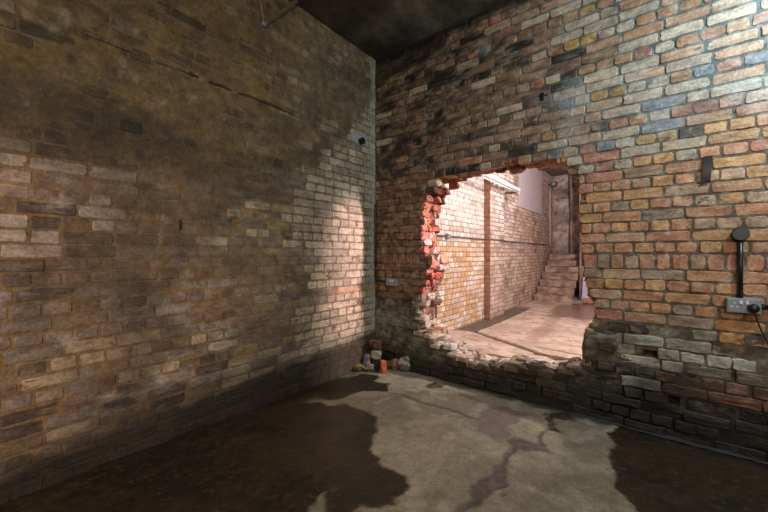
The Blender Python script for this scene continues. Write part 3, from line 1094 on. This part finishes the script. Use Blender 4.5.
for sx in (SX0 + .012, SX1 - .012):
    bm = bmesh.new(); bm_tube(bm, [(sx, -SD - .006, SZ0 + .045), (sx, -SD - .0085, SZ0 + .045)], .004, 10)
    link_bm('screw', bm, M_STEEL, sock)
# plug
px_, pz_ = SX1 - .036, SZ0 + .036
plug = empty('plug', (px_, -SD - .006, pz_ - .025), 'black three-pin plug pushed into the right-hand double socket', 'plug')
bm = bmesh.new()
bm_tube(bm, [(px_, -SD - .007, pz_), (px_, -SD - .016, pz_), (px_, -SD - .036, pz_), (px_, -SD - .042, pz_)], [.026, .027, .023, .016], 18)
link_bm('plug_body', bm, M_BLACK, plug, True)
bm = bmesh.new()
cz0 = on_right(772, 356)[1]
pts = [(px_ + .002, -SD - .025, pz_ - .02), (px_ + .008, -SD - .025, pz_ - .05), (px_ + .03, -.055, pz_ - .12), (px_ + .065, -.045, pz_ - .21), (px_ + .10, -.04, pz_ - .30), (px_ + .14, -.05, pz_ - .46), (px_ + .19, -.09, .012), (px_ + .35, -.13, .012)]
bm_tube(bm, smooth_path(pts, 8), .004, 8)
link_bm('plug_cable', bm, M_BLACK, plug, True)

# conduit rising from the socket to a round box
cx = on_right(739.5, 270)[0]
cond = empty('conduit', (cx, -.02, SZ1), 'black vertical conduit with round junction box above the right-hand socket', 'conduit', 'electrical conduits')
ztop = on_right(739.5, 234.5)[1]
bm = bmesh.new(); bm_tube(bm, [(cx, -.026, SZ1 - .002), (cx, -.026, ztop - .02)], .0125, 14)
link_bm('pipe', bm, M_BLACK, cond, True)
bm = bmesh.new(); bm_tube(bm, [(cx, -.008, ztop), (cx, -.04, ztop), (cx, -.046, ztop)], [.04, .04, .036], 24)
rb = link_bm('round_box', bm, M_BLACK, cond, False)
for a in (-.022, .022):
    bm = bmesh.new(); bm_tube(bm, [(cx + a, -.046, ztop), (cx + a, -.048, ztop)], .004, 8)
    link_bm('lid_screw', bm, M_BLACK, cond)
for zz in (SZ1 + .08, SZ1 + .22):
    pass
# conduit leaving the socket to the right
c2_ = empty('conduit', (SX1, -.02, SZ0 + .04), 'short black conduit leaving the right-hand socket sideways', 'conduit', 'electrical conduits')
bm = bmesh.new(); bm_tube(bm, [(SX1 - .001, -.026, SZ0 + .045), (SX1 + .9, -.026, SZ0 + .045)], .0125, 14)
link_bm('pipe', bm, M_BLACK, c2_, True)
bm = bmesh.new(); bm_tube(bm, [(SX1, -.026, SZ0 + .045), (SX1 + .015, -.026, SZ0 + .045)], .017, 12)
link_bm('coupling', bm, M_BLACK, c2_, True)

# black strip hanging on the wall
ax0, az1 = on_right(702.5, 157); ax1, az0 = on_right(712.5, 184)
bm = bmesh.new()
n = 8
for i in range(n + 1):
    t = i / n; z = az1 + (az0 - az1) * t
    lean = -.012 * t
    y = -.014 - .008 * math.sin(t * math.pi)
    for (xx, yy) in ((ax0 + .004 + lean, y), (ax1 + lean, y - .003), (ax1 + lean, y + .003), (ax0 + .004 + lean, y + .006)):
        bm.verts.new((xx, yy, z + (.012 * (1 if xx > ax0 + .02 else -0) * (1 if i == n else 0))))
bm.verts.ensure_lookup_table()
for i in range(n):
    for k in range(4):
        a, b = i * 4 + k, i * 4 + (k + 1) % 4
        bm.faces.new([bm.verts[j] for j in (a, b, b + 4, a + 4)])
bm.faces.new([bm.verts[j] for j in range(4)]); bm.faces.new([bm.verts[n * 4 + j] for j in range(4)])
props(link_bm('rubber_strip', bm, M_BLACK), 'black rubber strip stuck on the bricks above the round junction box', 'strip')

kx, kz = on_right(542.5, 96.5)  # black block put in for the dark inside a small joint hole
bm = bmesh.new(); bm_box(bm, (kx - .018, -.012, kz - .036), (kx + .014, .02, kz + .03), .006)
props(link_bm('dark_hole_block', bm, M_BLACK), 'tiny black block standing in for a dark joint hole above the big hole', 'plug')

# ================================================================== small socket left of the hole
LX0, LX1 = on_right(388.7, 281)[0], on_right(400, 281)[0]
sock2 = empty('double_socket', ((LX0 + LX1) / 2, -.012, .89), 'small pale double socket in the shadow between the corner and the hole', 'socket', 'wall sockets')
link_bm('back_box', bm_box(bmesh.new(), (LX0, -.045, .892), (LX1, -.006, .976), .005), M_STEEL, sock2)
link_bm('face_plate', bm_box(bmesh.new(), (LX0 + .003, -.051, .895), (LX1 - .003, -.045, .973), .003), M_STEEL, sock2)
for dx in (-.016, .016):
    link_bm('rocker_switch', bm_box(bmesh.new(), ((LX0 + LX1) / 2 + dx - .008, -.056, .94), ((LX0 + LX1) / 2 + dx + .008, -.051, .962), .002), M_WHITE, sock2)
for sgn in (-1, 1):
    bm = bmesh.new(); ox = (LX0 + LX1) / 2 + sgn * .042
    for (a, b, w, h) in ((0, .012, .006, .011), (-.011, -.01, .012, .006), (.011, -.01, .012, .006)):
        bm_box(bm, (ox + a - w / 2, -.0518, .925 + b - h / 2), (ox + a + w / 2, -.0508, .925 + b + h / 2))
    link_bm('socket_outlet', bm, M_BLACK, sock2)
bm = bmesh.new()
zt = on_right(376, 205)[1]
bm_tube(bm, smooth_path([(.022, -.022, zt), (.022, -.022, zt - .3), (.022, -.022, 1.05), (.022, -.022, .97), (.035, -.022, .94), (.08, -.022, .935), (LX0 + .002, -.022, .935)], 6), .011, 8)
props(link_bm('cable', bm, M_BLACK, None, True), 'black cable down the room corner into the small pale socket', 'cable')

# ================================================================== left wall fittings
s0, z0 = on_left(262.5, 25)
br = empty('iron_bracket', (.02, -s0, z0), 'thin iron V bracket bolted high on the left wall under the ceiling', 'bracket')
sA, zA = on_left(293, 0)
def bar(name, a, b, w=.012, mat=M_RUST):
    bm = bmesh.new(); bm_tube(bm, [a, b], w, 4)
    return link_bm(name, bm, mat, br)
bar('strut', (.022, -s0, z0), (.05, -(sA - .0), CEIL_Z - .002), .016)
sB, zB = on_left(257, -6)
bar('strut', (.022, -s0, z0), (.03, -(s0 + (sB - s0) * 1.5), CEIL_Z - .002), .011)
bm = bmesh.new(); bm_tube(bm, [(.004, -s0, z0), (.03, -s0, z0), (.042, -s0, z0)], [.024, .024, .014], 6)
link_bm('bolt', bm, M_STEEL, br)

# cement patch with a pipe stub
poly = [on_left(*p) for p in ((350.5, 133), (356, 131.5), (364, 133.5), (366.5, 139), (365.5, 144), (362, 147.5), (356, 145), (351, 141.5))]
pc = (sum(p[0] for p in poly) / len(poly), sum(p[1] for p in poly) / len(poly))
cp = empty('cement_patch', (.005, -pc[0], pc[1]), 'pale grey cement patch around a black pipe stub by the corner', 'patch')
bm = bmesh.new()
rr = []
for (k, d) in ((1.0, -.004), (.97, .014), (.8, .026)):
    rr.append([bm.verts.new((d + random.uniform(0, .004), -(pc[0] + (p[0] - pc[0]) * k), pc[1] + (p[1] - pc[1]) * k)) for p in poly])
for i in range(2):
    for k in range(len(poly)):
        j = (k + 1) % len(poly)
        bm.faces.new((rr[i][k], rr[i][j], rr[i + 1][j], rr[i + 1][k]))
bm.faces.new(rr[2])
link_bm('patch', bm, M_CEMENT, cp)
hs, hz = on_left(358.5, 142)
bm = bmesh.new(); bm_tube(bm, [(.02, -hs, hz), (.07, -hs, hz)], .034, 16)
link_bm('pipe_stub', bm, M_BLACK, cp, False)

# narrow black block for the slot in a joint of the left wall
ts, tz = on_left(180, 225)
slot_mark = props(link_bm('slot_block', bm_box(bmesh.new(), (-.004, -ts - .009, tz - .036), (.008, -ts + .009, tz + .036), .003), M_BLACK), 'narrow black block for an upright slot in the middle of the left wall', 'slot_mark')

# wet cement fillet at the foot of the right wall
acc = Acc()
xs = np.arange(2.0, 4.5, .04)
V = []; 
for i, x in enumerate(xs):
    w = .010 + .012 * float(vnoise(np.array([x * 5]), np.array([1.]), 5)[0])
    for (yy, zz) in ((-.0, w * .9), (-w * .55, w * .42), (-w, -.004)):
        V.append((x, yy - .002, zz * .7 + random.uniform(-.003, .003)))
Fc = [(i * 3 + k, i * 3 + 3 + k, i * 3 + 4 + k, i * 3 + 1 + k)[::-1] for i in range(len(xs) - 1) for k in range(2)]
acc.add(np.array(V), Fc, hx('#232220'), .7)
props(acc.build('trim_1', M_FLOOR), 'dark wet cement fillet along the foot of the right wall', 'trim', kind='structure')

# ================================================================== rubble in the corner
def rock(name, px, py, size, hexc, label, seed, boxy=.5, zbase=None, rot=0., hex2=None, rough=.85, pos=None):
    bm = bmesh.new()
    bmesh.ops.create_icosphere(bm, subdivisions=4, radius=.5)
    V = []
    for v in bm.verts:
        p = v.co.copy()
        m = max(abs(p.x), abs(p.y), abs(p.z))
        q = p.lerp(p * (.5 / m), boxy)
        q = q * (1 + .22 * mnoise.noise(p * 2.6 + Vector((seed * 3.1, 0, 0))) + .10 * mnoise.noise(p * 6 + Vector((seed, 5, 0))) + .04 * mnoise.noise(p * 14 + Vector((seed, 9, 0))))
        # a few planar breaks
        for k in range(4):
            d = Vector((math.sin(seed * 2.3 + k * 1.9), math.cos(seed * 1.7 + k * 2.6), math.sin(seed + k * 1.3))).normalized()
            ex = q.dot(d) - (.37 if boxy < .7 else .52)
            if ex > 0: q -= d * ex * .85
        V.append(Vector((q.x * size[0], q.y * size[1], q.z * size[2])))
    R = Matrix.Rotation(rot, 3, 'Z')
    V = [R @ v for v in V]
    mz = min(v.z for v in V)
    x, y = pos if pos else on_floor(px, py)
    zb = -.006 if zbase is None else zbase
    for v, c in zip(bm.verts, V): v.co = (c.x, c.y, c.z - mz)
    bm.verts.ensure_lookup_table()
    co = np.array([v.co[:] for v in bm.verts])
    c1 = hx(hexc); c2v = hx(hex2 or hexc) * (1 if hex2 else .7)
    n = fbm(co[:, 0] * 22 + seed, co[:, 1] * 22 + co[:, 2] * 26, int(seed * 7))
    acc = Acc()
    acc.add(co, [tuple(v.index for v in f.verts) for f in bm.faces], mix(np.tile(c1, (len(co), 1)), c2v, sstep(.45, .6, n)), rough)
    bm.free()
    o = acc.build(name, M_STONE)
    o.location = (x, y, zb)
    props(o, label, 'rubble', 'rubble heaped in the corner')
    return o


def chunk(name, pos, size, hexc, label, seed, zbase, rot, hex2=None, boxy=.85):
    return rock(name, 0, 0, size, hexc, label, seed, boxy, zbase, rot, hex2, pos=pos)


rock('rubble_stone', 358.5, 370.5, (.15, .085, .07), '#8a7142', 'flat dark ochre stone at the left end of the corner rubble', 1.1, .3, rot=.7, hex2='#3d3220')
rock('rubble_stone', 369.5, 370.5, (.105, .075, .07), '#b09780', 'pale cream block low in the rubble beside the ochre stone', 2.4, .6, rot=.5, hex2='#8f7a6a')
rock('rubble_stone', 376.8, 371.5, (.06, .05, .08), '#2a2420', 'near-black lump beside the orange brick fragment', 3.3, .4, rot=.2)
rock('brick_fragment', 383.5, 373, (.062, .055, .13), '#b0502c', 'bright orange brick fragment standing upright in front of the rubble', 4.2, .9, rot=.85, hex2='#c2683c')
rock('rubble_slab', 386.0, 368.5, (.11, .06, .085), '#5c5a40', 'olive green flat slab behind the orange brick fragment', 5.7, .8, rot=.55, hex2='#403d2c')
chunk('rubble_stone', (.15, -.14), (.115, .085, .10), '#3a322a', 'dark base stone buried at the back of the rubble', 9.4, -.006, .6)
chunk('rubble_stone', (.065, -.215), (.09, .07, .16), '#8f8a88', 'pointed grey stone behind the pale cream block', 6.3, -.004, .5, '#77716f', .15)
chunk('rubble_block', (.14, -.15), (.11, .085, .092), '#8d866c', 'square greenish cream block under the topmost rusty brick', 7.5, .102, .6, '#7a745c')
chunk('brick_fragment', (.125, -.14), (.135, .09, .10), '#6a4530', 'rusty brown brick fragment topping the corner rubble', 8.1, .200, .5, '#4a3226')
rock('brick_fragment', 394.8, 369, (.09, .075, .115), '#7d4e36', 'reddish brown broken brick left of the big pale stone', 10.2, .5, rot=.3, hex2='#8d7a60')
rock('rubble_stone', 405.0, 370.5, (.14, .10, .155), '#b3a49c', 'largest pale pinkish stone at the right end of the rubble', 11.6, .4, rot=.7, hex2='#6a5a52')

# ================================================================== fittings of the room beyond
cd0 = empty('conduit', (XF + .02, 1.3, 1.48), 'thin dark conduit along the pale wall beyond the hole', 'conduit', 'electrical conduits')
yj, zj = 1.32, 1.487
xo = XF + .024; xpz = XF + .11 + .024
yv = 7.30
bm = bmesh.new()
bm_tube(bm, [(xo, .5, zj), (xo, 2.62, zj), (xo + .01, 2.655, zj), (xpz, 2.66, zj), (xpz, 3.38, zj), (xo + .01, 3.395, zj), (xo, 3.42, zj), (xo, yv, zj)], .009, 8)
link_bm('pipe', bm, flat_mat('grey_conduit', '#4a4648', .5), cd0, True)
bm = bmesh.new(); bm_tube(bm, [(xo, yv, zj - .01), (xo, yv, 3.2)], .014, 8)
link_bm('riser', bm, M_PALE, cd0, True)['label'] = 'pale vertical riser'
link_bm('junction_box', bm_box(bmesh.new(), (XF + .014, yj - .04, zj - .04), (XF + .055, yj + .04, zj + .04), .006), M_STEEL, cd0)
for yy in (3.9, 5.0, 6.0):
    link_bm('clip', bm_box(bmesh.new(), (XF + .014, yy - .015, zj - .02), (xo + .016, yy + .015, zj + .02), .004), M_STEEL, cd0)

# lilac board on the wall
y0b, y1b = 4.55, 6.42
bd = empty('wall_board', (XF + .02, (y0b + y1b) / 2, 2.25), 'large plain lilac grey board fixed high on the wall beyond the hole', 'board')
link_bm('panel', bm_box(bmesh.new(), (XF + .008, y0b, 2.25), (XF + .03, y1b, 3.36), .004), M_PANEL, bd)
for (yy, zz) in ((y0b + .06, 2.31), (y1b - .06, 2.31), ((y0b + y1b) / 2, 2.31)):
    bm = bmesh.new(); bm_tube(bm, [(XF + .03, yy, zz), (XF + .034, yy, zz)], .008, 8)
    link_bm('screw', bm, M_STEEL, bd)

# strip light on brackets
sl = empty('strip_light', (.44, 3.0, 2.42), 'unlit white strip light on the pilaster beyond the hole', 'light fitting')
link_bm('batten', bm_box(bmesh.new(), (.42, 2.0, 2.44), (.48, 3.79, 2.50), .006), M_PALE, sl)
bm = bmesh.new(); bm_tube(bm, [(.45, 2.05, 2.415), (.45, 3.74, 2.415)], .014, 12)
link_bm('tube', bm, M_WHITE, sl, True)
for yy in (2.03, 3.76):
    link_bm('lamp_holder', bm_box(bmesh.new(), (.435, yy - .014, 2.395), (.465, yy + .014, 2.442), .003), M_PALE, sl)
for yy in (2.75, 3.3):
    link_bm('wall_arm', bm_box(bmesh.new(), (XF + .115, yy - .015, 2.45), (.425, yy + .015, 2.475), .003), M_STEEL, sl)
link_bm('end_arm', bm_box(bmesh.new(), (XF + .008, 3.70, 2.41), (.43, 3.73, 2.455), .003), M_RUST, sl)

# dark floodlight at the far end
fl = empty('floodlight', (.42, 7.2, 3.1), 'small dark floodlight high at the top of the far conduit', 'light fitting')
link_bm('lamp_head', bm_box(bmesh.new(), (.28, 7.14, 3.08), (.42, 7.26, 3.22), .015), M_BLACK, fl)
link_bm('lens', bm_box(bmesh.new(), (.30, 7.132, 3.10), (.40, 7.14, 3.20), .002), M_STEEL, fl)
link_bm('bracket', bm_box(bmesh.new(), (XF + .01, 7.185, 3.14), (.285, 7.215, 3.17), .003), M_BLACK, fl)

# worn steps
st = empty('stone_steps', (.7, 5.6, ZF), 'worn brown masonry steps climbing at the far end of the room beyond', 'steps')
for k in range(7):
    acc = Acc()
    ya = 5.58 + .25 * k; za = ZF + .16 * k
    nx = 22
    xs = np.linspace(.26, 1.06, nx)
    prof = [(0, 0), (-.004, .05), (.0, .11), (.008, .148), (.03, .16), (.10, .162), (.20, .16), (.30, .16)]
    V = []; C = []
    for i, x in enumerate(xs):
        for j, (dy, dz) in enumerate(prof):
            n = mnoise.noise(Vector((x * 7, k * 3.1, j * .5))); n2 = mnoise.noise(Vector((x * 20, k * 3.1, j * 1.3)))
            wear = -.012 * math.exp(-((x - .7) / .25) ** 2) if j > 2 else 0
            V.append((x, ya + dy + n * .022 + n2 * .008 - .25 * 0, za + dz + n2 * .008 * (j > 0) + wear))
            C.append(mix(hx('#a58c7e'), hx('#6e584c'), float(np.clip(.5 + n * 1.2, 0, 1))))
    m = len(prof)
    Fc = [(i * m + j, (i + 1) * m + j, (i + 1) * m + j + 1, i * m + j + 1) for i in range(nx - 1) for j in range(m - 1)]
    acc.add(np.array(V) - np.array(st.location), Fc, np.array(C), .85)
    o = acc.build('step', M_STONE, st)
# side blocks of rubble by the pier
def far_block(name, pos, size, hexc, label, cat, seed, z, rot=0., boxy=.8, hex2=None):
    o = rock(name, 0, 0, size, hexc, label, seed, boxy, z, rot, hex2, pos=pos)
    o['category'] = cat
    if 'group' in o: del o['group']
    return o
bx, by = on_floor(588, 304.5, ZF)
far_block('brick_fragment', (bx, by + .06), (.22, .14, .13), '#a8765c', 'reddish brick lump on the slab floor by the hole\'s right edge', 'rubble', 12.3, ZF - .004, .3)

# lilac offcut leaning on the pier
bm = bmesh.new()
A0 = Vector((1.25, 6.05, ZF)); 
lean = Matrix.Rotation(math.radians(-18), 3, 'X')
bm_box(bm, (-.075, -.01, 0), (.075, .01, .66), .003)
bmesh.ops.rotate(bm, verts=bm.verts, cent=(0, 0, 0), matrix=Matrix.Rotation(math.radians(-22), 3, 'X'))
bmesh.ops.translate(bm, verts=bm.verts, vec=(1.245, 6.09, ZF + .004))
props(link_bm('board_offcut', bm, M_LILAC), 'narrow lilac board leaning on the pier beside the far steps', 'board')

# loose brick lumps on the broken sill
for i, (px, py, sz, hc, lb) in enumerate((
        (439, 343, (.10, .09, .06), '#c9b6a8', 'pale mortar lump at the lower left edge of the hole'),
        (455, 351, (.10, .08, .07), '#cbb5a8', 'second pale mortar lump stepping down the broken sill'),
        (469, 362, (.12, .09, .09), '#d3c4ba', 'pale pink mortar lump lowest on the stepped left sill'))):
    x, z = on_right(px, py, .08)
    o = rock('mortar_lump', 0, 0, sz, hc, lb, 20.3 + i * 1.7, .5, z - .05, .4 * i, None, pos=(x, .07))
    o['group'] = 'mortar lumps on the broken sill'

# ================================================================== LIGHTS
def lamp(name, kind, loc, power, color, size=.2, target=None, **kw):
    l = bpy.data.lights.new(name, kind); l.energy = power; l.color = color
    if kind == 'AREA':
        l.size = size
    else:
        l.shadow_soft_size = size
    for k, v in kw.items(): setattr(l, k, v)
    o = bpy.data.objects.new(name, l); COL.objects.link(o); o.location = loc
    if target is not None:
        o.rotation_euler = (Vector(target) - Vector(loc)).to_track_quat('-Z', 'Y').to_euler()
    return o


lamp('lamp_beyond', 'POINT', (2.88, .76, 2.05), 270, (1.0, .92, .89), .08)
lamp('lamp_through_hole', 'SPOT', (2.88, .74, 1.98), 620, (1.0, .56, .60), .09, (0.0, -.46, 1.12), spot_size=math.radians(26), spot_blend=.4)
lamp('fill_beyond', 'POINT', (2.2, 3.0, 3.2), 240, (1.0, .88, .84), .15)  # extra fill light added to brighten the far end beyond the hole
lamp('lamp_ceiling', 'AREA', (3.65, -.85, 2.95), 47, (.66, .87, 1.0), .32, (3.2, 0, 2.4))
lamp('lamp_door', 'SPOT', (1.9, -5.2, 1.1), 185, (1.0, .73, .56), .12, (0.0, -3.25, .85), spot_size=math.radians(48), spot_blend=.6)
lamp('fill_room', 'AREA', (3.4, -4.2, 2.5), 57, (1.0, .86, .70), 1.6, (1.2, -.4, 1.0))  # added soft fill light from behind the camera, not a fixture

w = bpy.data.worlds.new('world'); sc.world = w; w.use_nodes = True
w.node_tree.nodes['Background'].inputs['Color'].default_value = (1.0, .9, .78, 1)
w.node_tree.nodes['Background'].inputs['Strength'].default_value = .12

sc.view_settings.view_transform = 'Standard'
sc.view_settings.look = 'None'
sc.view_settings.exposure = 0.0
sc.view_settings.gamma = 1.0
sc.view_settings.use_curve_mapping = False
sc.cycles.use_denoising = True
sc.cycles.max_bounces = 6
